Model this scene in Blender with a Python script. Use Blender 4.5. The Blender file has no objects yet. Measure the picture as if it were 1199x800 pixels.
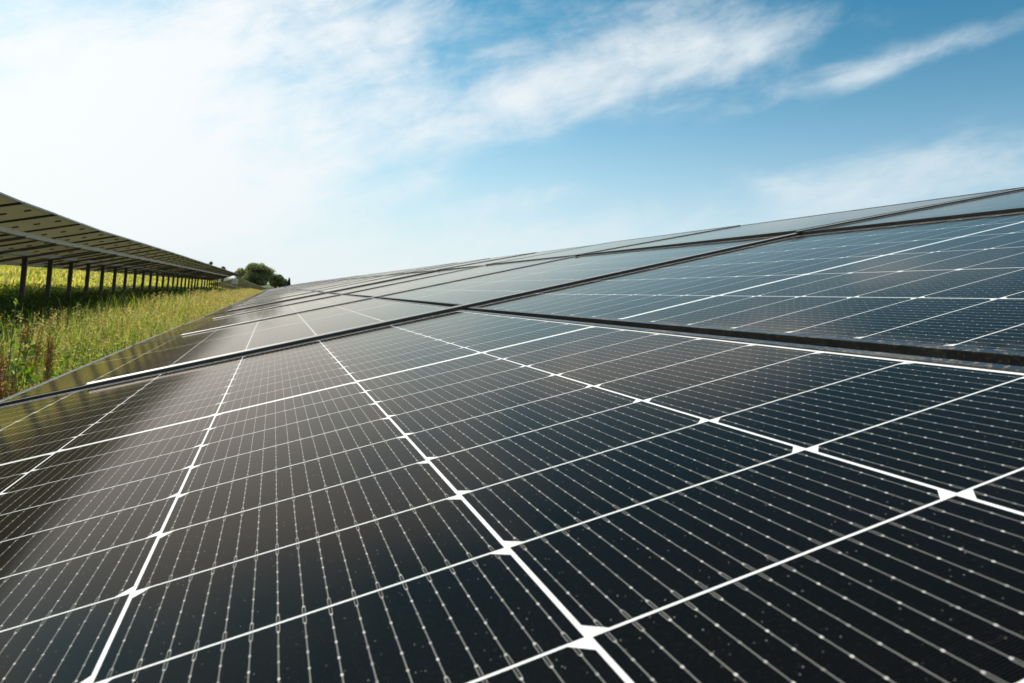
import bpy, bmesh, math, random
import numpy as np
from mathutils import Matrix, Vector, Euler

random.seed(7)
rng = np.random.default_rng(11)
C = bpy.context.scene.collection
scene = bpy.context.scene
R = math.radians

# ------------------------------------------------------------------ camera
TILT = R(18.0)                                  # slope of the solar tables
W = Matrix.Rotation(-TILT, 3, 'Y')              # table frame (upslope, along, normal) -> world
Z0 = 0.90 + 1.135 * math.sin(TILT)


def tw(v, u, n=0.0):
    """a point of the near table's plane: v upslope, u along the row, n above the glass"""
    p = W @ Vector((v, u, n))
    return Vector((p.x, p.y, p.z + Z0))


cam = bpy.data.objects.new('camera', bpy.data.cameras.new('camera'))
C.objects.link(cam)
cam.location = tw(-0.44936, -0.21918, 0.14409)
cam.rotation_euler = (W @ Euler((1.43312, 0.18217, -0.33916), 'XYZ').to_matrix()).to_euler()
cam.data.sensor_width = 36.0
cam.data.lens = 803.1 / 1199 * 36
cam.data.clip_start = 0.02
cam.data.clip_end = 3000
cam.data.dof.use_dof = True
cam.data.dof.focus_distance = 1.0
cam.data.dof.aperture_fstop = 19
scene.camera = cam
CAM = cam.location.copy()

# ------------------------------------------------------------------ light
SUN_EL, SUN_AZ = 47.0, -42.0                    # azimuth from +Y towards +X
sun = bpy.data.objects.new('sun', bpy.data.lights.new('sun', 'SUN'))
C.objects.link(sun)
sun.data.energy = 4.6
sun.data.angle = R(0.55)
sun.data.color = (1.0, 0.93, 0.82)
sd = Vector((math.sin(R(SUN_AZ)) * math.cos(R(SUN_EL)), math.cos(R(SUN_AZ)) * math.cos(R(SUN_EL)), math.sin(R(SUN_EL))))
sun.rotation_euler = sd.to_track_quat('Z', 'Y').to_euler()
sun.location = (0, 0, 30)

scene.view_settings.view_transform = 'Standard'
scene.view_settings.look = 'None'
scene.view_settings.gamma = 1
scene.view_settings.exposure = 0.0
scene.cycles.max_bounces = 7
scene.cycles.transparent_max_bounces = 6
scene.cycles.use_denoising = True


# ------------------------------------------------------------------ node helper
class NT:
    def __init__(self, nt):
        self.nt = nt
        nt.nodes.clear()

    def node(self, kind, **kw):
        n = self.nt.nodes.new(kind)
        for k, v in kw.items():
            setattr(n, k, v)
        return n

    def link(self, a, b):
        self.nt.links.new(a.s if isinstance(a, X) else a, b)

    def put(self, sock, v):
        if isinstance(v, X):
            self.nt.links.new(v.s, sock)
        elif hasattr(v, 'is_output'):
            self.nt.links.new(v, sock)
        else:
            sock.default_value = v

    def math(self, op, *a):
        n = self.node('ShaderNodeMath', operation=op)
        for i, v in enumerate(a):
            self.put(n.inputs[i], v)
        return X(self, n.outputs[0])

    def vmath(self, op, *a, out=0):
        n = self.node('ShaderNodeVectorMath', operation=op)
        for i, v in enumerate(a):
            self.put(n.inputs[i], v)
        return X(self, n.outputs[out])

    def mix(self, f, a, b):
        n = self.node('ShaderNodeMix', data_type='RGBA')
        self.put(n.inputs[0], f)
        self.put(n.inputs[6], a if not isinstance(a, tuple) else (*a, 1))
        self.put(n.inputs[7], b if not isinstance(b, tuple) else (*b, 1))
        return X(self, n.outputs[2])

    def noise(self, vec, scale, detail=3, rough=0.55, dist=0.0):
        n = self.node('ShaderNodeTexNoise')
        self.put(n.inputs['Vector'], vec)
        n.inputs['Scale'].default_value = scale
        n.inputs['Detail'].default_value = detail
        n.inputs['Roughness'].default_value = rough
        n.inputs['Distortion'].default_value = dist
        return X(self, n.outputs[0])

    def smooth(self, v, lo, hi):
        n = self.node('ShaderNodeMapRange', interpolation_type='SMOOTHSTEP')
        self.put(n.inputs[0], v)
        n.inputs[1].default_value = lo
        n.inputs[2].default_value = hi
        return X(self, n.outputs[0])


class X:
    def __init__(self, t, s):
        self.t, self.s = t, s

    def __add__(self, o): return self.t.math('ADD', self, o)
    __radd__ = __add__
    def __sub__(self, o): return self.t.math('SUBTRACT', self, o)
    def __rsub__(self, o): return self.t.math('SUBTRACT', o, self)
    def __mul__(self, o): return self.t.math('MULTIPLY', self, o)
    __rmul__ = __mul__
    def __truediv__(self, o): return self.t.math('DIVIDE', self, o)
    def __lt__(self, o): return self.t.math('LESS_THAN', self, o)
    def __gt__(self, o): return self.t.math('GREATER_THAN', self, o)
    def abs(self): return self.t.math('ABSOLUTE', self)
    def floor(self): return self.t.math('FLOOR', self)
    def sign(self): return self.t.math('SIGN', self)
    def mod(self, o): return self.t.math('FLOORED_MODULO', self, o)
    def max(self, o): return self.t.math('MAXIMUM', self, o)
    def min(self, o): return self.t.math('MINIMUM', self, o)
    def inv(self): return self.t.math('SUBTRACT', 1.0, self)


# ------------------------------------------------------------------ sky
def pix_dir(px, py):
    d = Vector(((px - 599.5) / 803.1, (400 - py) / 803.1, -1.0))
    return (cam.rotation_euler.to_matrix() @ d).normalized()


world = bpy.data.worlds.new('World')
scene.world = world
world.use_nodes = True
t = NT(world.node_tree)
tc = t.node('ShaderNodeTexCoord')
D = X(t, tc.outputs['Generated'])
sky = t.node('ShaderNodeTexSky', sky_type='NISHITA')
sky.sun_disc = False
sky.sun_elevation = R(SUN_EL)
sky.sun_rotation = R(SUN_AZ)
sky.altitude = 100
sky.air_density = 1.0
sky.dust_density = 1.2
sky.ozone_density = 2.0
sep = t.node('ShaderNodeSeparateXYZ')
t.put(sep.inputs[0], D)
dz = X(t, sep.outputs[2])
# cirrus: noise drawn out along the direction of the wind, fixed in the sky
sc_ = pix_dir(600, 150)
sx_ = (pix_dir(800, 84) - sc_)
sx_ = (sx_ - sc_ * sx_.dot(sc_)).normalized()
sy_ = sc_.cross(sx_)
comb = t.node('ShaderNodeCombineXYZ')
t.put(comb.inputs[0], t.vmath('DOT_PRODUCT', D, tuple(sx_ * 1.0), out=1))
t.put(comb.inputs[1], t.vmath('DOT_PRODUCT', D, tuple(sy_ * 2.6), out=1))
t.put(comb.inputs[2], t.vmath('DOT_PRODUCT', D, tuple(sc_ * 1.0), out=1))
CV = X(t, comb.outputs[0])
wisp = t.noise(CV, 3.6, 10, 0.60, 0.35)
fine = t.noise(CV, 13.0, 7, 0.62, 0.5)
puff = t.noise(D, 6.5, 9, 0.60, 0.4)
# banks of cloud: centre and long-axis end read off the sky, each an ellipse of directions
banks = [  # x0, y0, x1, y1 (half axis end), half width, strength
    (170, 140, 420, 70, 140, 1.0), (-150, 120, 150, 100, 260, 0.66), (330, 60, 580, -15, 85, 0.85),
    (560, 132, 800, 50, 40, 0.62), (755, 84, 930, 56, 40, 0.95), (925, 40, 1040, 20, 26, 0.40), (1050, 70, 1260, 4, 15, 0.95), (990, 100, 1060, 70, 16, 0.22),
    (1080, 202, 1300, 172, 34, 0.95), (760, 268, 1000, 240, 32, 0.62), (480, 222, 560, 214, 16, 0.60), (600, 236, 690, 222, 14, 0.60), (905, 215, 960, 235, 14, 0.4),
    (100, 240, 380, 270, 60, 0.75), (480, 300, 700, 285, 40, 0.38), (760, 5, 860, -10, 18, 0.3),
]
dens = None
for (x0, y0, x1, y1, hw, st) in banks:
    c = pix_dir(x0, y0)
    a = pix_dir(x1, y1)
    e1 = (a - c * a.dot(c))
    la = e1.length
    e1.normalize()
    e2 = c.cross(e1)
    lb = hw / 803.1
    A = t.vmath('DOT_PRODUCT', D, tuple(e1 / la), out=1)
    B = t.vmath('DOT_PRODUCT', D, tuple(e2 / lb), out=1)
    F = t.vmath('DOT_PRODUCT', D, tuple(c), out=1)
    r2 = A * A + B * B
    m = t.math('EXPONENT', r2 * -1.0) * (F > 0.0) * st
    dens = m if dens is None else dens + m
tex = wisp * 0.50 + puff * 0.30 + fine * 0.20
body = t.smooth(dens * 0.50 + (tex - 0.5) * 2.5, 0.02, 0.84) * t.smooth(dens, 0.03, 0.45)
elsewhere = t.smooth(wisp * 0.7 + puff * 0.3, 0.50, 0.72) * 0.30        # thin streaks over the rest of the sky
cloud = (body * 0.93 + elsewhere * t.smooth(dens, 0.0, 0.3).inv() * 0.14 + t.smooth(t.vmath('DOT_PRODUCT', D, tuple(pix_dir(600, 150)), out=1), 0.62, 0.80).inv() * t.smooth(tex, 0.34, 0.58) * 0.75).min(1.0)
zz = dz.max(0.0) / 0.225
hz = t.math('EXPONENT', zz * zz * -1.0) + 0.02                           # milky air near the horizon
mul = t.node('ShaderNodeMix', data_type='RGBA', blend_type='MULTIPLY')
mul.inputs[0].default_value = 1.0
t.link(sky.outputs[0], mul.inputs[6])
mul.inputs[7].default_value = (0.44, 1.20, 1.22, 1)
hi = t.smooth(dz, 0.18, 0.50)
t.put(mul.inputs[7], t.mix(hi, (0.41, 1.32, 1.38), (0.14, 0.98, 1.08)))
SKYC = X(t, mul.outputs[2])
SKYC = t.mix((hz * 0.92).min(1.0), SKYC, (8.5, 9.05, 9.2))
glow = t.smooth(t.vmath('DOT_PRODUCT', D, tuple(sd), out=1), 0.25, 0.85)      # clouds light up towards the sun
OUT = t.mix(cloud, SKYC, t.mix(glow, (7.6, 8.5, 9.0), (10.0, 10.1, 10.1)))
bg = t.node('ShaderNodeBackground')
t.put(bg.inputs[0], OUT)
bg.inputs[1].default_value = 0.10
wo = t.node('ShaderNodeOutputWorld')
t.link(bg.outputs[0], wo.inputs[0])


# ------------------------------------------------------------------ materials
def new_mat(name):
    m = bpy.data.materials.new(name)
    m.use_nodes = True
    t = NT(m.node_tree)
    b = t.node('ShaderNodeBsdfPrincipled')
    o = t.node('ShaderNodeOutputMaterial')
    t.link(b.outputs[0], o.inputs[0])
    return m, t, b, o


def solar_glass():
    """half-cut cells under glass, drawn in the module's own metres (UV): 6 strings x 2 x 9 half cells, 16 wires each"""
    m, t, b, o = new_mat('solar_cells_under_glass')
    uvn = t.node('ShaderNodeUVMap')
    uvn.uv_map = 'UVMap'
    sp = t.node('ShaderNodeSeparateXYZ')
    t.link(uvn.outputs[0], sp.inputs[0])
    x, y = X(t, sp.outputs[0]), X(t, sp.outputs[1])
    P, G, CW = 0.0926, 0.0048, 0.1845
    HL, HW, CH = 0.0456, 0.09115, 0.0078
    ax = x.abs() - G
    r = (ax / P).floor()
    lx = (ax - r * P - P / 2) * x.sign()
    c = (y / CW + 3.0).floor()
    ly = y + 3.0 * CW - c * CW - CW / 2
    par = c.mod(2.0) * 2.0 - 1.0
    inx = (ax > 0.0) * (ax < 9 * P)
    iny = (y.abs() < 3 * CW)
    cell = (lx.abs() < HL) * (ly.abs() < HW) * ((lx * par + ly.abs()) < (HL + HW - CH)) * inx * iny
    SPB = 2 * HW / 16
    db = ((ly + HW).mod(SPB) - SPB / 2).abs()
    end = lx.abs() > (HL - 0.0075)
    wire = (db < 0.00020) * end.inv()
    fork = ((db - 0.00062).abs() < 0.00016) * end * (lx.abs() < (HL - 0.0006))
    PS = (2 * HL - 0.015) / 6
    px_ = ((lx + HL - 0.0075) + PS / 2).mod(PS) - PS / 2
    rad = t.math('SQRT', px_ * px_ * 0.45 + db * db)
    pad = (rad < 0.00052) * (lx.abs() < (HL - 0.0070))
    silver = wire.max(fork).max(pad)
    finger = ((x + 0.0006).mod(0.00125) < 0.00016)
    oi = t.node('ShaderNodeObjectInfo')
    rnd = X(t, oi.outputs['Random'])
    cid = t.node('ShaderNodeCombineXYZ')
    t.put(cid.inputs[0], r * x.sign() + rnd * 31.0)
    t.put(cid.inputs[1], c)
    wn = t.node('ShaderNodeTexWhiteNoise')
    t.link(cid.outputs[0], wn.inputs[0])
    per = X(t, wn.outputs[0])
    tco = t.node('ShaderNodeTexCoord')
    OC = X(t, tco.outputs['Object'])
    cellcol = t.mix(per, (0.0014, 0.0014, 0.0016), (0.0026, 0.0026, 0.0031))
    cellcol = t.mix(finger * 0.05, cellcol, (0.30, 0.29, 0.27))
    cellcol = t.mix(silver, cellcol, t.mix(pad * t.smooth(t.noise(OC, 170.0, 2, 0.6), 0.32, 0.62), t.mix(t.noise(OC, 22.0, 3), (0.15, 0.145, 0.13), (0.32, 0.31, 0.285)), (0.66, 0.63, 0.59)))
    back = t.mix(t.noise(OC, 9.0, 3), (0.74, 0.73, 0.70), (0.82, 0.81, 0.79))
    base = t.mix(cell, back, cellcol)
    # dust: fine grains, a few larger specks, a thin film
    vo = t.node('ShaderNodeTexVoronoi', feature='F1')
    vo.inputs['Scale'].default_value = 300
    t.put(vo.inputs['Vector'], OC)
    g1 = X(t, vo.outputs['Distance'])
    gsep = t.node('ShaderNodeSeparateXYZ')
    t.link(vo.outputs['Color'], gsep.inputs[0])
    keep = X(t, gsep.outputs[0])
    grain = (g1 < (keep * 0.10)) * (keep > 0.45)
    vo2 = t.node('ShaderNodeTexVoronoi', feature='F1')
    vo2.inputs['Scale'].default_value = 48
    t.put(vo2.inputs['Vector'], OC)
    g2s = t.node('ShaderNodeSeparateXYZ')
    t.link(vo2.outputs['Color'], g2s.inputs[0])
    speck = (X(t, vo2.outputs['Distance']) < (0.004 + X(t, g2s.outputs[1]) * 0.013)) * (X(t, g2s.outputs[0]) > 0.80)
    mott = t.noise(OC, 420.0, 2, 0.7)
    film = t.smooth(t.noise(OC, 2.6, 6, 0.62, 0.6), 0.40, 0.85) * 0.010 + t.smooth(mott, 0.55, 0.80) * 0.018
    smear = t.smooth(t.noise(OC, 31.0, 3, 0.5, 1.5), 0.72, 0.80) * 0.06
    mpn = t.node('ShaderNodeMapping')
    mpn.inputs['Scale'].default_value = (3.0, 46.0, 1.0)
    t.put(mpn.inputs[0], OC)
    runs = t.smooth(t.noise(X(t, mpn.outputs[0]), 1.0, 3, 0.5), 0.60, 0.78) * t.smooth(t.noise(OC, 1.9, 3), 0.45, 0.7) * 0.010   # dried rain runs
    grime = t.smooth(y, -0.515, -0.556) * t.smooth(t.noise(OC, 55.0, 4, 0.7), 0.35, 0.7) * 0.10     # dirt washed to the lower frame edge
    film = film + runs + grime
    base = t.mix((film + smear).min(1.0), base, (0.42, 0.38, 0.32))
    base = t.mix(grain * 0.40, base, (0.55, 0.52, 0.46))
    base = t.mix(speck * 0.55, base, (0.50, 0.47, 0.42))
    ge = t.node('ShaderNodeNewGeometry')
    rear = X(t, ge.outputs['Backfacing'])
    base = t.mix(rear, base, t.mix(t.noise(OC, 6.0, 3), (0.50, 0.46, 0.37), (0.62, 0.58, 0.46)))
    t.put(b.inputs['Base Color'], base)
    b.inputs['Sheen Weight'].default_value = 0.085              # thin dust on the glass
    b.inputs['Sheen Roughness'].default_value = 0.26
    b.inputs['Sheen Tint'].default_value = (1.0, 0.76, 0.52, 1)
    trl = t.node('ShaderNodeBsdfTranslucent')                  # a little daylight leaks through the laminate
    trl.inputs[0].default_value = (0.95, 0.84, 0.40, 1)
    mxs = t.node('ShaderNodeMixShader')
    t.put(mxs.inputs[0], rear * 0.042)
    t.link(b.outputs[0], mxs.inputs[1])
    t.link(trl.outputs[0], mxs.inputs[2])
    t.link(mxs.outputs[0], o.inputs[0])
    rough = 0.045 + t.noise(OC, 5.0, 5) * 0.06 + speck * 0.4
    t.put(b.inputs['Roughness'], rough)
    b.inputs['IOR'].default_value = 1.12
    b.inputs['Specular IOR Level'].default_value = 0.0
    # the mirror layer of the glass: weak until the view grazes it, warm from the anti-reflective coating
    fr = t.node('ShaderNodeFresnel')
    fr.inputs[0].default_value = 1.124
    gl = t.node('ShaderNodeBsdfGlossy')
    gl.inputs[0].default_value = (1.0, 0.88, 0.78, 1)
    t.put(gl.inputs['Roughness'], rough)
    mxg = t.node('ShaderNodeMixShader')
    t.put(mxg.inputs[0], X(t, fr.outputs[0]) * rear.inv())
    t.link(b.outputs[0], mxg.inputs[1])
    t.link(gl.outputs[0], mxg.inputs[2])
    t.link(mxg.outputs[0], mxs.inputs[1])
    bump = t.node('ShaderNodeBump')
    bump.inputs['Strength'].default_value = 0.03
    bump.inputs['Distance'].default_value = 0.0006
    t.put(bump.inputs['Height'], t.noise(OC, 900.0, 1, 0.5))
    t.link(bump.outputs[0], b.inputs['Normal'])
    t.link(bump.outputs[0], gl.inputs['Normal'])
    return m


def plain(name, col, rough=0.5, metal=0.0, var=0.15, scale=20, dust=None, ior=1.5):
    m, t, b, o = new_mat(name)
    tco = t.node('ShaderNodeTexCoord')
    OC = X(t, tco.outputs['Object'])
    n = t.noise(OC, scale, 5, 0.6)
    lo = tuple(k * (1 - var) for k in col)
    hi = tuple(min(1, k * (1 + var)) for k in col)
    c = t.mix(t.smooth(n, 0.3, 0.7), lo, hi)
    if dust:
        amt, dcol = dust
        d = t.smooth(t.noise(OC, 260, 4, 0.75), 0.53, 0.64) * amt + t.smooth(t.noise(OC, 14, 4, 0.6), 0.45, 0.7) * amt * 0.4
        ge = t.node('ShaderNodeNewGeometry')
        gs = t.node('ShaderNodeSeparateXYZ')
        t.link(ge.outputs['Normal'], gs.inputs[0])
        d = d * (t.smooth(X(t, gs.outputs[2]), 0.4, 0.85) * 0.85 + 0.15)      # dust settles on what faces up
        c = t.mix(d.min(1.0), c, dcol)
        t.put(b.inputs['Roughness'], d * 0.4 + rough)
    else:
        t.put(b.inputs['Roughness'], rough + (n - 0.5) * 0.15)
    t.put(b.inputs['Base Color'], c)
    b.inputs['Metallic'].default_value = metal
    b.inputs['IOR'].default_value = ior
    return m


def leafy(name, trans=0.45, rough=0.45):
    """leaves and blades: colour from each blade's own colour attribute, light comes through them"""
    m, t, b, o = new_mat(name)
    at = t.node('ShaderNodeAttribute')
    at.attribute_name = 'Col'
    t.link(at.outputs[0], b.inputs['Base Color'])
    b.inputs['Roughness'].default_value = rough
    b.inputs['IOR'].default_value = 1.35
    tr = t.node('ShaderNodeBsdfTranslucent')
    mul = t.node('ShaderNodeMix', data_type='RGBA', blend_type='MULTIPLY')
    mul.inputs[0].default_value = 1.0
    t.link(at.outputs[0], mul.inputs[6])
    mul.inputs[7].default_value = (1.5, 1.5, 0.8, 1)
    t.link(mul.outputs[2], tr.inputs[0])
    mx = t.node('ShaderNodeMixShader')
    mx.inputs[0].default_value = trans
    t.link(b.outputs[0], mx.inputs[1])
    t.link(tr.outputs[0], mx.inputs[2])
    t.link(mx.outputs[0], o.inputs[0])
    return m


M_glass = solar_glass()
M_frame = plain('black_anodised_frame', (0.020, 0.019, 0.018), 0.30, 0.0, 0.2, 30, dust=(0.60, (0.36, 0.31, 0.24)))
M_back = plain('module_backsheet', (0.86, 0.85, 0.78), 0.55, 0.0, 0.08, 6)
M_rail = plain('bright_aluminium', (0.30, 0.29, 0.265), 0.45, 0.0, 0.08, 60, dust=(0.15, (0.40, 0.35, 0.28)))
M_galv = plain('galvanised_steel', (0.62, 0.60, 0.54), 0.5, 0.0, 0.15, 35)
M_post = plain('weathered_steel_post', (0.13, 0.115, 0.10), 0.6, 0.3, 0.25, 25)
M_black = plain('black_plastic', (0.015, 0.015, 0.016), 0.5, 0.0, 0.2, 30)
M_white = plain('white_enamel', (0.78, 0.78, 0.76), 0.4, 0.0, 0.05, 12)
M_bark = plain('tree_bark', (0.10, 0.08, 0.06), 0.9, 0.0, 0.4, 6)
M_leaf = leafy('leaf_blades', 0.55)
M_crown = leafy('tree_foliage', 0.45, 0.6)


# ------------------------------------------------------------------ object helpers
def link(o, parent=None):
    C.objects.link(o)
    if parent is not None:
        o.parent = parent
    return o


def tag(o, label=None, cat=None, group=None, kind=None):
    if label: o['label'] = label
    if cat: o['category'] = cat
    if group: o['group'] = group
    if kind: o['kind'] = kind
    return o


def empty(name, loc, label, cat, group=None):
    o = bpy.data.objects.new(name, None)
    o.empty_display_size = 0.2
    o.location = loc
    link(o)
    return tag(o, label, cat, group)


def mesh_from(name, verts, faces, mats, parent=None, idx=None, smooth=False):
    me = bpy.data.meshes.new(name)
    me.from_pydata([tuple(v) for v in verts], [], faces)
    for m in mats:
        me.materials.append(m)
    if idx is not None:
        me.polygons.foreach_set('material_index', idx)
    if smooth:
        me.polygons.foreach_set('use_smooth', [True] * len(faces))
    me.update()
    return link(bpy.data.objects.new(name, me), parent)


class MB:
    def __init__(self):
        self.v, self.f = [], []

    def box(self, x0, x1, y0, y1, z0, z1):
        b = len(self.v)
        self.v += [(x, y, z) for z in (z0, z1) for y in (y0, y1) for x in (x0, x1)]
        self.f += [tuple(b + i for i in q) for q in ((0, 2, 3, 1), (4, 5, 7, 6), (0, 1, 5, 4), (2, 6, 7, 3), (0, 4, 6, 2), (1, 3, 7, 5))]
        return self

    def tube(self, pts, rads, n=6):
        base = len(self.v)
        pts = [Vector(p) for p in pts]
        for i, p in enumerate(pts):
            d = (pts[min(i + 1, len(pts) - 1)] - pts[max(i - 1, 0)]).normalized()
            a = d.orthogonal().normalized()
            c = d.cross(a)
            for k in range(n):
                th = 2 * math.pi * k / n
                self.v.append(tuple(p + (a * math.cos(th) + c * math.sin(th)) * rads[i]))
        for i in range(len(pts) - 1):
            for k in range(n):
                k2 = (k + 1) % n
                self.f.append((base + i * n + k, base + i * n + k2, base + (i + 1) * n + k2, base + (i + 1) * n + k))
        self.f.append(tuple(base + k for k in range(n))[::-1])
        self.f.append(tuple(base + (len(pts) - 1) * n + k for k in range(n)))
        return self

    def build(self, name, mat, parent=None, smooth=False):
        return mesh_from(name, self.v, self.f, [mat], parent, None, smooth)


def cloud_mesh(name, co, faces_quads, faces_tris, cols, mat, parent=None):
    """one mesh from numpy arrays, with a colour per vertex"""
    me = bpy.data.meshes.new(name)
    nq, ntri = len(faces_quads), len(faces_tris)
    me.vertices.add(len(co))
    me.vertices.foreach_set('co', np.ascontiguousarray(co, np.float32).ravel())
    loops = np.concatenate([faces_quads.ravel(), faces_tris.ravel()]).astype(np.int32)
    me.loops.add(len(loops))
    me.loops.foreach_set('vertex_index', loops)
    me.polygons.add(nq + ntri)
    starts = np.concatenate([np.arange(nq) * 4, nq * 4 + np.arange(ntri) * 3]).astype(np.int32)
    me.polygons.foreach_set('loop_start', starts)
    me.update(calc_edges=True)
    at = me.color_attributes.new('Col', 'FLOAT_COLOR', 'POINT')
    c4 = np.ones((len(co), 4), np.float32)
    c4[:, :3] = cols
    at.data.foreach_set('color', c4.ravel())
    me.materials.append(mat)
    me.validate()
    return link(bpy.data.objects.new(name, me), parent)


# ------------------------------------------------------------------ ground
def rise(y):
    """the land climbs gently along the rows"""
    y = np.asarray(y, float)
    return 0.0055 * np.clip(y - 1.6, 0, 110) + 0.022 * np.clip(y - 118, 0, 130)


LEFT_Z = ([-20, 6, 9.5, 10.9, 12.5, 17.6, 31.8, 84, 200], [0.8, 0.24, 0.06, 0.02, -0.01, -0.03, 0.10, 0.46, 0.62])


def ground_z(x, y):
    x, y = np.asarray(x, float), np.asarray(y, float)
    return rise(y) + 0.045 * np.clip(CAM.x - 8.5 - x, 0, 45) + 0.05 * np.sin(x * 0.7 + 1.0) * np.sin(y * 0.31) * np.clip((x + 3.2) / -3, 0, 1)


gx = np.concatenate([np.linspace(-900, -40, 12), np.linspace(-38, 20, 59), np.linspace(30, 900, 10)])
gy = np.concatenate([np.linspace(-600, -12, 8), np.linspace(-10, 130, 141), np.linspace(150, 1500, 14)])
gv = [(a, b_, float(ground_z(a, b_))) for b_ in gy for a in gx]
nx = len(gx)
gf = [(j * nx + i, j * nx + i + 1, (j + 1) * nx + i + 1, (j + 1) * nx + i) for j in range(len(gy) - 1) for i in range(nx - 1)]
mg, t, b, o = new_mat('meadow_soil')
tco = t.node('ShaderNodeTexCoord')
OC = X(t, tco.outputs['Object'])
n1 = t.noise(OC, 0.9, 8, 0.65)
n2 = t.noise(OC, 14.0, 5, 0.7)
col = t.mix(t.smooth(n1, 0.35, 0.65), (0.055, 0.075, 0.018), (0.11, 0.12, 0.030))
col = t.mix(t.smooth(n2, 0.5, 0.75), col, (0.085, 0.065, 0.035))
t.put(b.inputs['Base Color'], col)
b.inputs['Roughness'].default_value = 0.95
bp = t.node('ShaderNodeBump')
bp.inputs['Distance'].default_value = 0.08
t.put(bp.inputs['Height'], n2)
t.link(bp.outputs[0], b.inputs['Normal'])
tag(mesh_from('ground', gv, gf, [mg], None, None, True), kind='structure')

# ------------------------------------------------------------------ solar panel prototypes (one mesh each, shared)
PL_, PW_ = 1.710, 1.134          # module length along the row, width upslope
PU, PV = 1.745, 1.154            # pitch along the row and upslope
UC0, VC0 = 0.7459, -0.5545       # centre of the panel under the camera
LIP = 0.0105


def laminate_mesh():
    me = bpy.data.meshes.new('laminate')
    a, b_ = PW_ / 2 - 0.002, PL_ / 2 - 0.002          # local x upslope, local y along the row
    z = -0.005
    v = [(-a, -b_, 0), (a, -b_, 0), (a, b_, 0), (-a, b_, 0), (-a, -b_, z), (a, -b_, z), (a, b_, z), (-a, b_, z)]
    f = [(0, 1, 2, 3), (0, 4, 5, 1), (1, 5, 6, 2), (2, 6, 7, 3), (3, 7, 4, 0)]
    me.from_pydata(v, [], f)
    me.materials.append(M_glass)
    me.materials.append(M_back)
    uv = me.uv_layers.new(name='UVMap')
    for p in me.polygons:
        p.material_index = 0 if p.index == 0 else 1
        for li in p.loop_indices:
            co = me.vertices[me.loops[li].vertex_index].co
            uv.data[li].uv = (co.y, co.x)
    me.update()
    return me


def frame_mesh():
    m = MB()
    a, b_ = PW_ / 2, PL_ / 2
    L, zt, zb = LIP, 0.0016, -0.033
    m.box(-a, -a + L, -b_, b_, zb, zt)
    m.box(a - L, a, -b_, b_, zb, zt)
    m.box(-a + L, a - L, -b_, -b_ + L, zb, zt - 0.00003)
    m.box(-a + L, a - L, b_ - L, b_, zb, zt - 0.00003)
    bm = bmesh.new()
    vs = [bm.verts.new(q) for q in m.v]
    for q in m.f:
        bm.faces.new([vs[i] for i in q])
    bmesh.ops.bevel(bm, geom=[e for e in bm.edges if all(v.co.z > 0 for v in e.verts) and abs((e.verts[0].co - e.verts[1].co).length) > 0.5],
                    offset=0.0007, segments=2, affect='EDGES', profile=0.6)
    me = bpy.data.meshes.new('frame')
    bm.to_mesh(me)
    bm.free()
    me.materials.append(M_frame)
    return me


LAM, FRM = laminate_mesh(), frame_mesh()
mb = MB()
for k in (-1, 0, 1):
    mb.box(k * 0.36 - 0.05, k * 0.36 + 0.05, -0.022, 0.022, -0.024, -0.0055)
JB = bpy.data.meshes.new('junction_box')
JB.from_pydata(mb.v, [], mb.f)
JB.materials.append(M_black)


def panel(parent, M, junction=False, frame=True):
    o = bpy.data.objects.new('solar_panel', LAM)
    link(o, parent)
    o.matrix_world = M
    o.matrix_basis = parent.matrix_world.inverted() @ M if False else Matrix.Translation(-Vector(parent.location)) @ M
    kids = [('frame', FRM)] if frame else []
    if junction:
        kids.append(('junction_box', JB))
    for nm, me in kids:
        c = bpy.data.objects.new(nm, me)
        link(c, o)
    return o


def jitter(s):
    return Matrix.Rotation(rng.normal(0, R(0.10)) * s, 4, 'X') @ Matrix.Rotation(rng.normal(0, R(0.10)) * s, 4, 'Y')


# extra tilt and height of each of the three rows of panels: (offset at its lower edge, slope)
ROWS = [(0.0, 0.0), (0.0020, 0.0065), (0.0095, -0.0135)]


def table_point(x_low, z_low, v, y, zy, n=0.0):
    return Vector((x_low + v * math.cos(TILT) - n * math.sin(TILT), y, z_low + v * math.sin(TILT) + n * math.cos(TILT) + zy))


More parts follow.
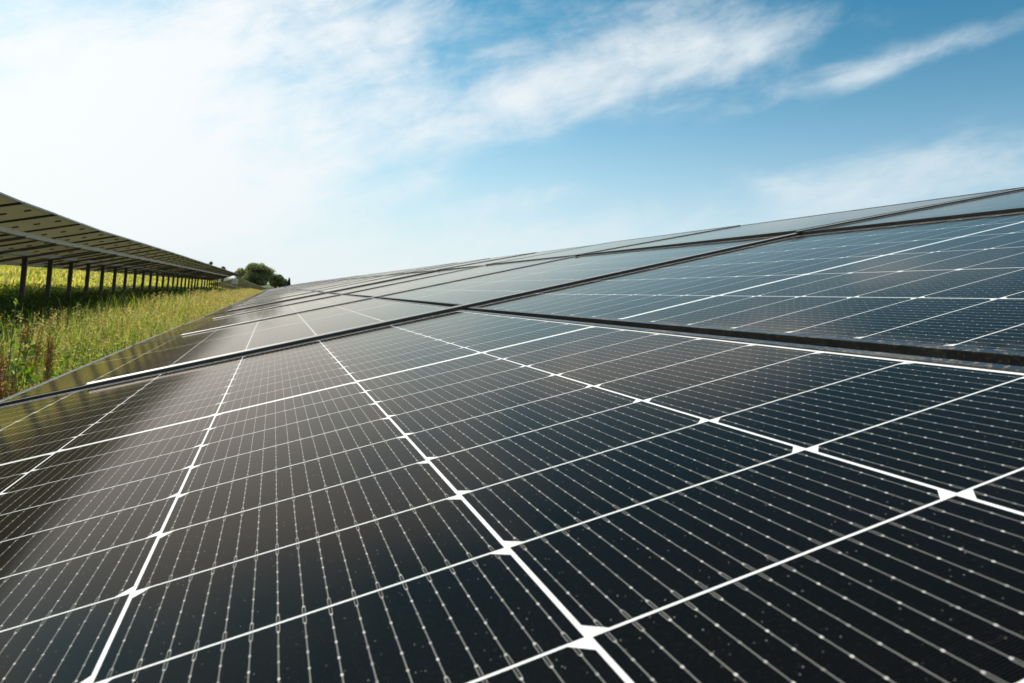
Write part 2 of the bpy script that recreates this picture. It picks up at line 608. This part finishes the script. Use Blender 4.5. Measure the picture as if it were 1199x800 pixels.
def build_table(name, label, x_low, z_low, ys, zfun, yaw=0.0, pivot=None, sagrows=True, junction=False, frames=True,
                rails=True, post_v=1.29, posts=None, purlins=(0.62, 1.29, 2.43), near_flat=False):
    """ys: y of each column's centre. Everything hangs on one Empty on the ground."""
    y0 = ys[0] - PU / 2
    y1 = ys[-1] + PU / 2
    xm = x_low + post_v * math.cos(TILT)
    root = empty(name, (xm, y0, float(ground_z(xm, y0))), label, 'solar table', 'tables of solar panels')
    Yw = Matrix.Identity(4)
    if yaw:
        pv = Vector((x_low + 3.44 * math.cos(TILT), y0, 0))
        Yw = Matrix.Translation(pv) @ Matrix.Rotation(yaw, 4, 'Z') @ Matrix.Translation(-pv)
    off = Matrix.Translation(-Vector(root.location))
    Rt = Matrix.Rotation(-TILT, 4, 'Y')
    for yc in ys:
        zc = float(zfun(yc))
        slope = float(zfun(yc + 0.4) - zfun(yc - 0.4)) / 0.8
        first = near_flat and yc < 1.6
        cz, cp = (0.0, 0.0) if first else (rng.normal(0, 0.0018), rng.normal(0, 0.0012))
        for k in range(3):
            dz_, sl = ROWS[k] if sagrows else (0.0, 0.0)
            vlow = 0.0 + k * PV
            n = dz_ + sl * PW_ / 2
            if sagrows and k == 2: n += ROWS[1][1] * PW_
            pos = table_point(x_low, z_low, vlow + PW_ / 2, yc, zc + cz, n)
            M = Yw @ Matrix.Translation(pos) @ Matrix.Rotation(math.atan(slope) + cp, 4, 'X') @ Rt @ Matrix.Rotation(-sl, 4, 'Y')
            if not (first and k == 0):
                M = M @ jitter(1.0)
            p = bpy.data.objects.new('solar_panel', LAM)
            link(p, root)
            p.matrix_local = off @ M
            for nm, me in ([('frame', FRM)] if frames else []) + ([('junction_box', JB)] if junction else []):
                link(bpy.data.objects.new(nm, me), p)
    # bright rails in the seams between the columns
    if rails:
        rm = bpy.data.meshes.new('clamp_rail')
        rv, rf, ri = [], [], []
        va, vb = 0.215, 3 * PV - 0.06
        segs = [va, PV - 0.01, 2 * PV - 0.01, vb]

        def top(v, k):
            if not sagrows: return 0.0
            return [0.0, 0.0020, 0.0169][k] + (v - k * PV) * ROWS[k][1]
        # black web with a bright bevelled cap that slopes towards the camera's side
        prof = [(-0.006, -0.030), (0.0165, -0.030), (0.0165, 0.0074), (0.0085, 0.0086), (0.0015, 0.0056), (-0.006, 0.0050)]
        for k, (s0, s1) in enumerate(zip(segs[:-1], segs[1:])):
            bq = len(rv)
            for v_ in (s0 + 0.0005, s1 - 0.0005):
                for (yy, zz) in prof:
                    rv.append((v_, yy, zz * (1.0, 0.72, 0.5)[k] + top(v_, k) if zz > 0 else zz))
            m_ = len(prof)
            for a in range(m_):
                a2 = (a + 1) % m_
                rf.append((bq + a, bq + a2, bq + m_ + a2, bq + m_ + a))
                ri.append(0 if a in (2, 3) else 1)
            rf.append(tuple(bq + a for a in range(m_))[::-1])
            rf.append(tuple(bq + m_ + a for a in range(m_)))
            ri += [1, 1]
        rm.from_pydata(rv, [], rf)
        rm.materials.append(M_rail)
        rm.materials.append(M_black)
        rm.polygons.foreach_set('material_index', ri)
        rm.update()
        for i, yc in enumerate(ys[:-1]):
            yy = yc + PU / 2
            o = bpy.data.objects.new('clamp_rail', rm)
            link(o, root)
            sl_ = float(zfun(yy + .4) - zfun(yy - .4)) / .8
            o.matrix_local = off @ Yw @ Matrix.Translation(table_point(x_low, z_low, 0, yy, float(zfun(yy)))) @ Matrix.Rotation(math.atan(sl_), 4, 'X') @ Rt
    # purlins: open profiles following the row
    for pv_ in purlins:
        q = MB()
        yl = np.arange(y0 + 0.1, y1 - 0.05, PU)
        yl = np.append(yl, y1 - 0.1)
        prof = [(-0.03, -0.042), (0.03, -0.042), (0.03, -0.142), (-0.03, -0.142)]
        for yy in yl:
            for (dv, dn) in prof:
                q.v.append(tuple(off @ Yw @ table_point(x_low, z_low, pv_ + dv, yy, float(zfun(yy)), dn)))
        for i in range(len(yl) - 1):
            for k in range(4):
                k2 = (k + 1) % 4
                q.f.append((i * 4 + k, (i + 1) * 4 + k, (i + 1) * 4 + k2, i * 4 + k2))
        q.f.append((0, 1, 2, 3))
        e = (len(yl) - 1) * 4
        q.f.append((e + 3, e + 2, e + 1, e))
        q.build('purlin', M_galv, root)
    # posts with a sloping head beam
    if posts is not None:
        for yy in posts:
            head = table_point(x_low, z_low, post_v, yy, float(zfun(yy)), -0.142)
            g = float(ground_z(head.x, yy)) - 0.1
            q = MB()
            w, d_, th = 0.055, 0.035, 0.006
            q.box(-w, w, d_ - th, d_, g - head.z, 0)
            q.box(-w, -w + th, -d_, d_ - th, g - head.z, 0)
            q.box(w - th, w, -d_, d_ - th, g - head.z, 0)
            po = q.build('post', M_post, root)
            po.matrix_local = off @ Yw @ Matrix.Translation(head)
            bb = MB().box(0.056, 0.074, -0.009, 0.009, -0.07, -0.052)
            bb.build('bolt', M_white, po)
            hb = MB().box(-0.75, 1.22, -0.02, 0.02, -0.055, -0.0015)
            ho = hb.build('head_beam', M_post, root)
            ho.matrix_local = off @ Yw @ Matrix.Translation(head) @ Rt
    return root


X_LOW = -1.1215 * math.cos(TILT)
Z_LOW = Z0 - 1.1215 * math.sin(TILT)


def near_z(y):
    y = float(y)
    if y < UC0 + PU / 2: return 0.0
    return 0.0055 * (y - 1.62) + 0.004


ys1 = [UC0 + PU * k for k in range(-1, 32)]
build_table('solar_table', 'long foreground table of black solar panels seen close up across its glass tops', X_LOW, Z_LOW, ys1, near_z,
            posts=list(np.arange(0.2, 56, 2.42)), near_flat=True)
ys2 = [ys1[-1] + PU + 0.18 + PU * k for k in range(16)]
build_table('solar_table', 'distant table of solar panels continuing the foreground row beyond its far end', X_LOW, Z_LOW - 0.02, ys2, near_z,
            frames=True, rails=False, purlins=(0.62, 2.43), posts=None)

LX = CAM.x - 3.85 - 3.442 * math.cos(TILT)
LZ = CAM.z + 0.96 - 3.442 * math.sin(TILT)


def left_z(y):
    return np.interp(float(y), *LEFT_Z)


# module seams of the left table: one at 7.4 pitches from the camera at the picture's edge
yl0 = CAM.y + 7.4 * PU
yb = yl0 - 4 * PU
ysl = [yb + PU / 2 + PU * k for k in range(33)]
build_table('solar_table', 'raised table of solar panels on the left seen from underneath on its dark posts', LX, LZ, ysl, left_z,
            sagrows=False, junction=True, rails=False, posts=list(CAM.y + 9.8 * 2.05 + 2.05 * np.arange(-5, 21)), purlins=(0.35, 1.29, 2.43))
ysl2 = [ysl[-1] + PU + 0.12 + PU * k for k in range(12)]
build_table('solar_table', 'far end of the raised left solar row reaching the trees, with the white box below', LX, LZ, ysl2, left_z,
            sagrows=False, junction=False, rails=False, posts=list(np.arange(ysl2[0], ysl2[-1], 2.42)), purlins=(1.29, 2.43))


def drop_z(y):
    return 0.02 - 0.020 * (float(y) - 84)


ysl3 = [85.6 + PU * k for k in range(22)]
build_table('solar_table', 'low dark solar table running down to the right in front of the far trees', LX, LZ, ysl3, drop_z, yaw=R(-4.2),
            sagrows=False, junction=False, rails=False, posts=None, purlins=(1.29,))

# white inverter box hung below the end of the left row
p = table_point(LX, LZ, 2.9, ysl2[-1] + 0.4, float(left_z(82)), -0.25)
ib = empty('inverter_box', (p.x, p.y, p.z - 0.75), 'small white electrical box hanging under the far end of the left solar row', 'electrical box')
q = MB().box(-0.34, 0.34, -0.15, 0.15, 0, 0.62)
q.build('cabinet', M_white, ib)
MB().box(-0.30, 0.30, -0.172, -0.152, 0.04, 0.58).build('door', M_white, ib)
MB().box(-0.04, 0.04, 0.152, 0.19, 0.1, 1.0).build('bracket', M_galv, ib)
MB().box(-0.20, 0.20, -0.12, 0.12, -0.04, -0.003).build('cable_gland', M_black, ib)


# ------------------------------------------------------------------ grass and herbs
GREENS = np.array([(0.130, 0.210, 0.018), (0.200, 0.270, 0.025), (0.280, 0.310, 0.040), (0.080, 0.145, 0.015), (0.36, 0.34, 0.08)])
STRAW = np.array([(0.52, 0.45, 0.22), (0.46, 0.39, 0.17), (0.46, 0.33, 0.20), (0.30, 0.19, 0.08)])


def blades(pos, h, w, lean, col, tipcol):
    """pos (n,3); each blade is two segments and a tip, bent over"""
    n = len(pos)
    ang = rng.uniform(0, 2 * np.pi, n)
    dirx, diry = np.cos(ang), np.sin(ang)
    fa = ang + np.pi / 2 + rng.normal(0, 0.5, n)
    sx, sy = np.cos(fa) * w / 2, np.sin(fa) * w / 2
    co = np.zeros((n, 7, 3))
    prof = [(0.0, 0.0, 1.0), (0.42, 0.18, 0.9), (0.78, 0.55, 0.6)]
    for i, (fz, fo, fw) in enumerate(prof):
        bx, by = pos[:, 0] + dirx * lean * h * fo, pos[:, 1] + diry * lean * h * fo
        bz = pos[:, 2] + h * fz
        co[:, 2 * i] = np.stack([bx - sx * fw, by - sy * fw, bz], 1)
        co[:, 2 * i + 1] = np.stack([bx + sx * fw, by + sy * fw, bz], 1)
    co[:, 6] = np.stack([pos[:, 0] + dirx * lean * h, pos[:, 1] + diry * lean * h, pos[:, 2] + h * (1 - 0.25 * np.clip(lean, 0, 1))], 1)
    base = (np.arange(n) * 7)[:, None]
    quads = np.concatenate([base + np.array([0, 1, 3, 2]), base + np.array([2, 3, 5, 4])])
    tris = base + np.array([4, 5, 6])
    cc = np.zeros((n, 7, 3))
    for i in range(7):
        f = [0, 0, .4, .4, .75, .75, 1][i]
        cc[:, i] = col * (1 - f) + tipcol * f
    return co.reshape(-1, 3), quads, tris, cc.reshape(-1, 3)


def leaves(pos, size, col, up=0.35):
    """flat pointed leaves, four vertices each, facing every way"""
    n = len(pos)
    d = rng.normal(0, 1, (n, 3))
    d[:, 2] = d[:, 2] * 0.5 + up
    d /= np.linalg.norm(d, axis=1)[:, None]
    s = np.cross(d, rng.normal(0, 1, (n, 3)))
    s /= np.linalg.norm(s, axis=1)[:, None]
    L = size[:, None]
    co = np.stack([pos, pos + d * L * 0.5 + s * L * 0.24, pos + d * L, pos + d * L * 0.5 - s * L * 0.24], 1)
    quads = (np.arange(n) * 4)[:, None] + np.array([0, 1, 2, 3])
    return co.reshape(-1, 3), quads, np.zeros((0, 3), int), np.repeat(col, 4, axis=0)


def join(parts):
    cos, qs, ts, cs, b_ = [], [], [], [], 0
    for co, q_, t_, c_ in parts:
        cos.append(co)
        qs.append(q_ + b_)
        ts.append(t_ + b_)
        cs.append(c_)
        b_ += len(co)
    return np.concatenate(cos), np.concatenate(qs), np.concatenate(ts), np.concatenate(cs)


def pick(pal, n, p=None):
    c = pal[rng.choice(len(pal), n, p=p)]
    return c * rng.uniform(0.75, 1.3, (n, 1))


def patch(x, y, s):
    """slow variation over the ground, 0..1"""
    return 0.5 + 0.25 * (np.sin(x * 1.7 * s + 0.6 * np.sin(y * 1.1 * s)) + np.sin(y * 0.9 * s + 1.3 + 0.8 * np.sin(x * 1.3 * s)))


def scatter(n, x0, x1, y0, y1, power=1.0):
    """more of them near the camera: y is drawn with density falling as the distance"""
    a = rng.uniform(0, 1, n)
    yy = y0 + (y1 - y0) * a ** power
    xx = rng.uniform(x0, x1, n)
    return xx, yy


def grass_object(name, sets, mat):
    co, q_, t_, c_ = join(sets)
    o = cloud_mesh(name, co, q_, t_, c_, mat)
    return tag(o, kind='stuff')


def on_ground(x, y):
    return np.stack([x, y, ground_z(x, y) - 0.01], 1)


CX = CAM.x
# (1) the sunlit strip between the tables
sets = []
nt_, per_ = 8500, 13
n = nt_ * per_
x, y = scatter(nt_, CX - 3.3, CX - 0.5, -0.5, 90, 2.0)
tuft = np.repeat(rng.uniform(0.38, 1.55, nt_), per_)
tint_ = np.repeat(rng.uniform(0.7, 1.25, (nt_, 1)) * np.array([1, 1, 1]) * (1 + rng.normal(0, 0.10, (nt_, 3))), per_, 0)
x, y = np.repeat(x, per_), np.repeat(y, per_)
sp_ = 0.028 + 0.0035 * np.clip(y, 0, 60)
x, y = x + rng.normal(0, 1, n) * sp_, y + rng.normal(0, 1, n) * sp_
pt = patch(x, y, 0.8)
hh = tuft * rng.uniform(0.16, 0.40, n) * (0.75 + 0.5 * pt) * (1 + 0.35 * np.clip((y - 5) / 15, 0, 1))
far = np.clip((y - 4) / 30, 0, 1)
wd = 0.005 + 0.020 * far
dry = (rng.uniform(0, 1, n) < 0.03 + 0.12 * pt + 0.26 * np.clip((y - 6) / 20, 0, 1))[:, None]
c0 = pick(GREENS, n) * tint_ * (np.array([0.72, 0.92, 0.9]) + np.array([0.28, 0.08, 0.1]) * np.clip((y[:, None] - 4) / 12, 0, 1))
c1 = np.where(dry, pick(STRAW, n), c0 * 1.2)
sets.append(blades(on_ground(x, y), hh, wd, rng.uniform(0.1, 0.55, n), c0, c1))
# tall stems with seed heads
n = 9000
x, y = scatter(n, CX - 2.7, CX - 0.6, 0.3, 90, 1.9)
hh = rng.uniform(0.32, 0.56, n) * (0.8 + 0.4 * patch(x, y, 0.8)) * (1 + 0.35 * np.clip((y - 5) / 15, 0, 1))
far = np.clip((y - 4) / 30, 0, 1)
c0 = pick(GREENS[1:3], n) * 0.9
sets.append(blades(on_ground(x, y), hh, 0.003 + 0.012 * far, rng.uniform(0.02, 0.22, n), c0, pick(STRAW, n)))
nh = n * 14
rep = np.repeat(np.arange(n), 14)
hp = on_ground(x, y)[rep]
hp[:, 2] += hh[rep] * rng.uniform(0.74, 1.0, nh)
hp[:, :2] += rng.normal(0, 0.014, (nh, 2))
sets.append(leaves(hp, rng.uniform(0.006, 0.019, nh) * (1 + 2.2 * far[rep]), pick(STRAW, nh), 0.8))
# broad herb leaves among the blades
n = 70000
x, y = scatter(n, CX - 3.3, CX - 0.5, 0.2, 60, 2.2)
keep = rng.uniform(0, 1, n) < 0.25 + 0.75 * patch(x + 3, y, 1.6)
x, y = x[keep], y[keep]
n = len(x)
hp = on_ground(x, y)
hp[:, 2] += rng.uniform(0.05, 0.40, n) ** 1.0 * (0.7 + 0.5 * patch(x, y, 1.1))
sets.append(leaves(hp, rng.uniform(0.02, 0.055, n) * (1 + 0.8 * np.clip((y - 4) / 30, 0, 1)), pick(GREENS, n, [.3, .3, .2, .15, .05]), 0.5))
grass_object('grass', sets, M_leaf)

# (2) the undergrowth below the left table
sets = []
n = 60000
x, y = scatter(n, CX - 8.2, CX - 3.2, 4, 90, 1.8)
hh = rng.uniform(0.12, 0.38, n)
c0 = pick(GREENS[[0, 1, 3]], n) * 0.26  # greens darkened well below the strip's, deepening the table's shade in the colour
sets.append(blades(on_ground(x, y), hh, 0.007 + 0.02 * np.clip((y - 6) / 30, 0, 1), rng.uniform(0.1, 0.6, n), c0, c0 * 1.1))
n = 40000
x, y = scatter(n, CX - 8.2, CX - 3.0, 4, 60, 1.8)
hp = on_ground(x, y)
hp[:, 2] += rng.uniform(0.03, 0.36, n)
sets.append(leaves(hp, rng.uniform(0.025, 0.07, n) * (1 + np.clip((y - 6) / 30, 0, 1)), pick(GREENS[[0, 1, 3]], n) * 0.30, 0.5))  # same shade darkening put into the leaf colour
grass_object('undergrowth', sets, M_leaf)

# (3) the open meadow beyond
sets = []
n = 90000
x = CX - 8.0 - 75 * rng.uniform(0, 1, n) ** 1.8
y = 5 + 150 * rng.uniform(0, 1, n) ** 1.3
pt = patch(x, y, 0.25)
dist = np.hypot(x, y)
hh = rng.uniform(0.2, 0.5, n) * (0.8 + 0.5 * pt)
c0 = pick(GREENS, n, [.1, .2, .35, .05, .30]) * np.array([1.35, 1.2, 1.3])
sets.append(blades(on_ground(x, y), hh, 0.01 + 0.0016 * dist, rng.uniform(0.1, 0.5, n), c0, np.where((rng.uniform(0, 1, n) < 0.45)[:, None], pick(STRAW, n) * 1.15, c0 * 1.2)))
grass_object('meadow', sets, M_leaf)


# ------------------------------------------------------------------ single plants in the strip
def arr_part(name, sets, mat, parent):
    co, q_, t_, c_ = join(sets)
    return cloud_mesh(name, co, q_, t_, c_, mat, parent)


def seed_dock(name, label, seed, h, group):
    """upright dock: reddish stems whose upper half is crusted with rust-brown seeds, long leaves below"""
    global rng
    root = empty(name, (0, 0, 0), label, 'plant', group)
    q = MB()
    sp, cols = [], []
    r_ = random.Random(seed)
    tips = []
    for k in range(r_.randint(4, 6)):
        a = r_.uniform(0, 6.28)
        le = r_.uniform(0.03, 0.16)
        hh = h * r_.uniform(0.72, 1.0)
        p0 = Vector((r_.uniform(-.03, .03), r_.uniform(-.03, .03), 0))
        p1 = p0 + Vector((math.cos(a) * le * 0.6, math.sin(a) * le * 0.6, hh * 0.55))
        p2 = p0 + Vector((math.cos(a) * le, math.sin(a) * le, hh))
        q.tube([p0, p1, p2], [0.005, 0.004, 0.0018], 5)
        tips.append((p1, p2))
        for j in range(5):
            f = r_.uniform(0.0, 0.75)
            b0 = p1.lerp(p2, f)
            aa = r_.uniform(0, 6.28)
            b1 = b0 + Vector((math.cos(aa) * 0.05, math.sin(aa) * 0.05, r_.uniform(0.08, 0.16) * h))
            q.tube([b0, b1], [0.002, 0.0012], 4)
            tips.append((b0, b1))
    q.build('stem', M_stem, root)
    pts = []
    for (a_, b_) in tips:
        L = (b_ - a_).length
        for k in range(int(L * 330)):
            p_ = a_.lerp(b_, rng.uniform(0.05, 1.0))
            pts.append((p_.x + rng.normal(0, .008), p_.y + rng.normal(0, .008), p_.z + rng.normal(0, .006)))
    pts = np.array(pts)
    n_ = len(pts)
    rust = np.array([(0.17, 0.065, 0.028), (0.24, 0.105, 0.04), (0.12, 0.045, 0.022), (0.27, 0.16, 0.06)])
    arr_part('seed_spike', [leaves(pts, rng.uniform(0.008, 0.018, n_), pick(rust, n_), 0.2)], M_leaf, root)
    n_ = 46
    a = rng.uniform(0, 6.28, n_)
    lp = np.stack([np.cos(a) * 0.02, np.sin(a) * 0.02, rng.uniform(0.03, 0.55 * h, n_)], 1)
    arr_part('foliage', [leaves(lp, rng.uniform(0.06, 0.15, n_), pick(GREENS[[0, 1, 3]], n_), 0.5)], M_leaf, root)
    return root


def leafy_weed(name, label, seed, h, group, pale=1.0):
    """bushy herb: straight stems set with pointed leaves, shorter towards the tip"""
    root = empty(name, (0, 0, 0), label, 'plant', group)
    r_ = random.Random(seed)
    q = MB()
    pos, size = [], []
    for k in range(r_.randint(4, 7)):
        a = r_.uniform(0, 6.28)
        le = r_.uniform(0.05, 0.22) * h
        hh = h * r_.uniform(0.6, 1.0)
        p0 = Vector((0, 0, 0))
        p1 = Vector((math.cos(a) * le * .5, math.sin(a) * le * .5, hh * .5))
        p2 = Vector((math.cos(a) * le, math.sin(a) * le, hh))
        q.tube([p0, p1, p2], [0.0045, 0.0035, 0.0015], 5)
        for j in range(42):
            f = r_.uniform(0.1, 1.0)
            b0 = (p0.lerp(p1, f * 2) if f < .5 else p1.lerp(p2, f * 2 - 1))
            pos.append(tuple(b0))
            size.append(r_.uniform(0.035, 0.085) * (1.15 - 0.6 * f))
    q.build('stem', M_stem, root)
    n_ = len(pos)
    g = np.array([(0.10, 0.16, 0.022), (0.14, 0.19, 0.035), (0.07, 0.12, 0.02), (0.18, 0.22, 0.07)]) * pale
    arr_part('foliage', [leaves(np.array(pos), np.array(size), pick(g, n_), 0.25)], M_leaf, root)
    return root


M_stem = plain('green_brown_stem', (0.11, 0.085, 0.035), 0.7, 0.0, 0.3, 40)


def copy_thing(root):
    c = root.copy()
    C.objects.link(c)
    for ch in root.children:
        d = ch.copy()
        C.objects.link(d)
        d.parent = c
    return c


def place(o, L, d, rz, s):
    xx, yy = CAM.x - L, CAM.y + d
    o.location = (xx, yy, float(ground_z(xx, yy)) - 0.01)
    o.rotation_euler = (0, 0, rz)
    o.scale = (s, s, s)


dk_lab = 'upright dock plant with rust brown seed spikes standing in the sunlit grass strip'
docks = [seed_dock('dock_plant', dk_lab, 3, 0.82, 'dock plants in the grass strip'), seed_dock('dock_plant', dk_lab, 9, 0.76, 'dock plants in the grass strip')]
spots = [(1.35, 4.1, 1.0), (1.55, 4.9, 1.0), (1.15, 3.7, .9), (1.0, 3.1, .85), (1.5, 4.5, .95), (1.25, 4.5, .8), (1.7, 5.9, .9), (1.1, 3.5, .95), (1.45, 5.6, .85), (1.3, 5.1, .7),
         (0.95, 2.9, .8), (0.92, 2.5, .75), (1.0, 2.75, .85), (1.12, 3.2, .9), (1.2, 3.45, .95), (1.3, 3.9, 1.0), (1.4, 4.3, 1.05), (1.05, 3.3, .8), (1.6, 5.2, .8), (1.2, 4.9, .75), (1.05, 3.9, .8)]
for i, (L, d, s) in enumerate(spots):
    o = docks[i] if i < 2 else copy_thing(docks[i % 2])
    place(o, L, d, random.uniform(0, 6.28), s * random.uniform(.92, 1.08))
wd_lab = 'bushy green herb with pointed leaves growing in the sunlit grass strip'
weeds = [leafy_weed('leafy_herb', wd_lab, 4, 0.6, 'leafy herbs in the grass strip'), leafy_weed('leafy_herb', wd_lab, 8, 0.55, 'leafy herbs in the grass strip', 1.25)]
spots = [(1.45, 6.9, .95), (1.25, 6.2, .85), (1.35, 7.3, .9), (1.6, 7.8, .9), (1.15, 5.6, .8), (1.9, 7.0, .9), (2.2, 12.5, 1.0), (1.7, 10.5, .9), (2.3, 16, 1.1), (1.9, 14, 1.0),
         (1.5, 8.6, .85), (1.5, 6.1, .9), (1.3, 5.7, .8), (1.7, 7.3, .95), (1.15, 4.8, .75), (1.85, 8.2, .9), (1.4, 7.9, .8), (1.65, 9.4, .9), (2.1, 10.2, .95), (1.95, 11.6, .9), (2.25, 13.6, 1.0), (1.2, 4.3, .7), (0.95, 3.4, .65), (1.75, 5.5, .8), (2.0, 8.9, .85), (2.35, 17.5, 1.1), (1.8, 12.6, .85), (2.4, 22, 1.15), (2.0, 19, 1.0), (1.85, 6.4, .85), (2.3, 9.0, .9)]
for i, (L, d, s) in enumerate(spots):
    o = weeds[i] if i < 2 else copy_thing(weeds[i % 2])
    place(o, L, d, random.uniform(0, 6.28), s)
tall = leafy_weed('thistle_plant', 'tallest slender green plant rising over the grass against the dark shade', 21, 1.12, None)
place(tall, 1.52, 5.05, 1.0, 1.12)


# ------------------------------------------------------------------ trees beyond the rows
def at_px(px, py, dist):
    d = pix_dir(px, py)
    h = math.hypot(d.x, d.y)
    return CAM + d * (dist / h)


def broadleaf(name, label, px, py_top, half_px, dist, seed, squash=1.0, dark=1.0):
    top = at_px(px, py_top, dist)
    g = float(ground_z(top.x, top.y))
    H = top.z - g
    rad = half_px / 803.1 * dist
    root = empty(name, (top.x, top.y, g), label, 'tree', 'trees beyond the solar rows')
    r_ = np.random.default_rng(seed)
    q = MB()
    q.tube([(0, 0, 0), (0.1, 0, H * .25), (0.05, .1, H * .6), (0, 0, H * .85)], [0.28, 0.22, 0.14, 0.05], 8)
    nb = 9
    clumps = []
    for k in range(44):
        a = r_.uniform(0, 6.28)
        z = r_.uniform(0.16, 0.90)
        rr = rad * (1 - abs((z - 0.5) / 0.55) ** 2.2 * 0.75) * r_.uniform(0.35, 0.86) * squash
        c = np.array([math.cos(a) * rr, math.sin(a) * rr, z * H])
        clumps.append((c, r_.uniform(0.26, 0.42) * rad))
        if k < nb:
            q.tube([(0, 0, H * min(z, .5) * .8), tuple(c * .6 + np.array([0, 0, H * z * .25])), tuple(c)], [.10, .06, .02], 5)
    q.build('trunk', M_bark, root, True)
    P_, S_, K_ = [], [], []
    pal = np.array([(0.14, 0.17, 0.095), (0.17, 0.20, 0.10), (0.22, 0.24, 0.12), (0.11, 0.14, 0.08)]) * dark  # leaf greens paled and greyed, distance haze put into the colour
    for (c, cr) in clumps:
        m_ = 330
        v_ = r_.normal(0, 1, (m_, 3))
        v_ /= np.linalg.norm(v_, axis=1)[:, None]
        v_ *= (r_.uniform(0.35, 1, m_) ** 0.5)[:, None] * cr * r_.uniform(0.8, 1.15, (m_, 1))
        v_[:, 2] *= 0.75
        P_.append(c + v_)
        S_.append(r_.uniform(0.30, 0.65, m_) * (rad / 4) ** 0.5)
        K_.append(pal[r_.choice(4, m_)] * r_.uniform(0.7, 1.35) * r_.uniform(0.8, 1.2, (m_, 1)))
    arr_part('crown', [leaves(np.concatenate(P_), np.concatenate(S_), np.concatenate(K_), 0.2)], M_crown, root)
    return root


def conifer(name, label, px, py_top, half_px, dist, seed):
    top = at_px(px, py_top, dist)
    g = float(ground_z(top.x, top.y))
    H = top.z - g
    rad = half_px / 803.1 * dist
    root = empty(name, (top.x, top.y, g), label, 'tree', 'trees beyond the solar rows')
    r_ = np.random.default_rng(seed)
    MB().tube([(0, 0, 0), (0, 0, H * .95)], [0.2, 0.03], 7).build('trunk', M_bark, root, True)
    n_ = 2600
    z = 1 - r_.uniform(0, 0.9, n_) ** 0.7
    whorl = 0.75 + 0.25 * np.cos(z * 60)
    rr = rad * (1.03 - z) * 1.25 * whorl * r_.uniform(0.2, 1, n_) ** .5
    a = r_.uniform(0, 6.28, n_)
    P_ = np.stack([np.cos(a) * rr, np.sin(a) * rr, z * H - rr * .25], 1)
    pal = np.array([(0.016, 0.032, 0.014), (0.024, 0.045, 0.018)])
    arr_part('crown', [leaves(P_, r_.uniform(0.12, 0.3, n_), pal[r_.choice(2, n_)], -0.1)], M_crown, root)
    return root


broadleaf('broadleaf_tree', 'large round green tree rising behind the end of the left solar row', 304, 310.5, 16, 170, 1)
broadleaf('broadleaf_tree', 'lower bushy tree at the left flank of the large round tree', 288, 316, 10, 185, 2)
broadleaf('broadleaf_tree', 'small dark tree between the large round tree and the pointed conifer', 324, 321.5, 8, 180, 3)
broadleaf('broadleaf_tree', 'low dark shrub tree just left of the pointed conifer', 332, 327, 5, 185, 5)
conifer('conifer_tree', 'tiny pointed dark conifer at the right end of the trees', 338.8, 325.5, 3.4, 180, 4)
broadleaf('broadleaf_tree', 'treetop just peeping over the roof edge of the left solar row, nearer one', 247, 304.5, 2.0, 150, 6)
broadleaf('broadleaf_tree', 'treetop peeping over the left solar row beside the larger trees', 262, 310.5, 2.4, 160, 7)
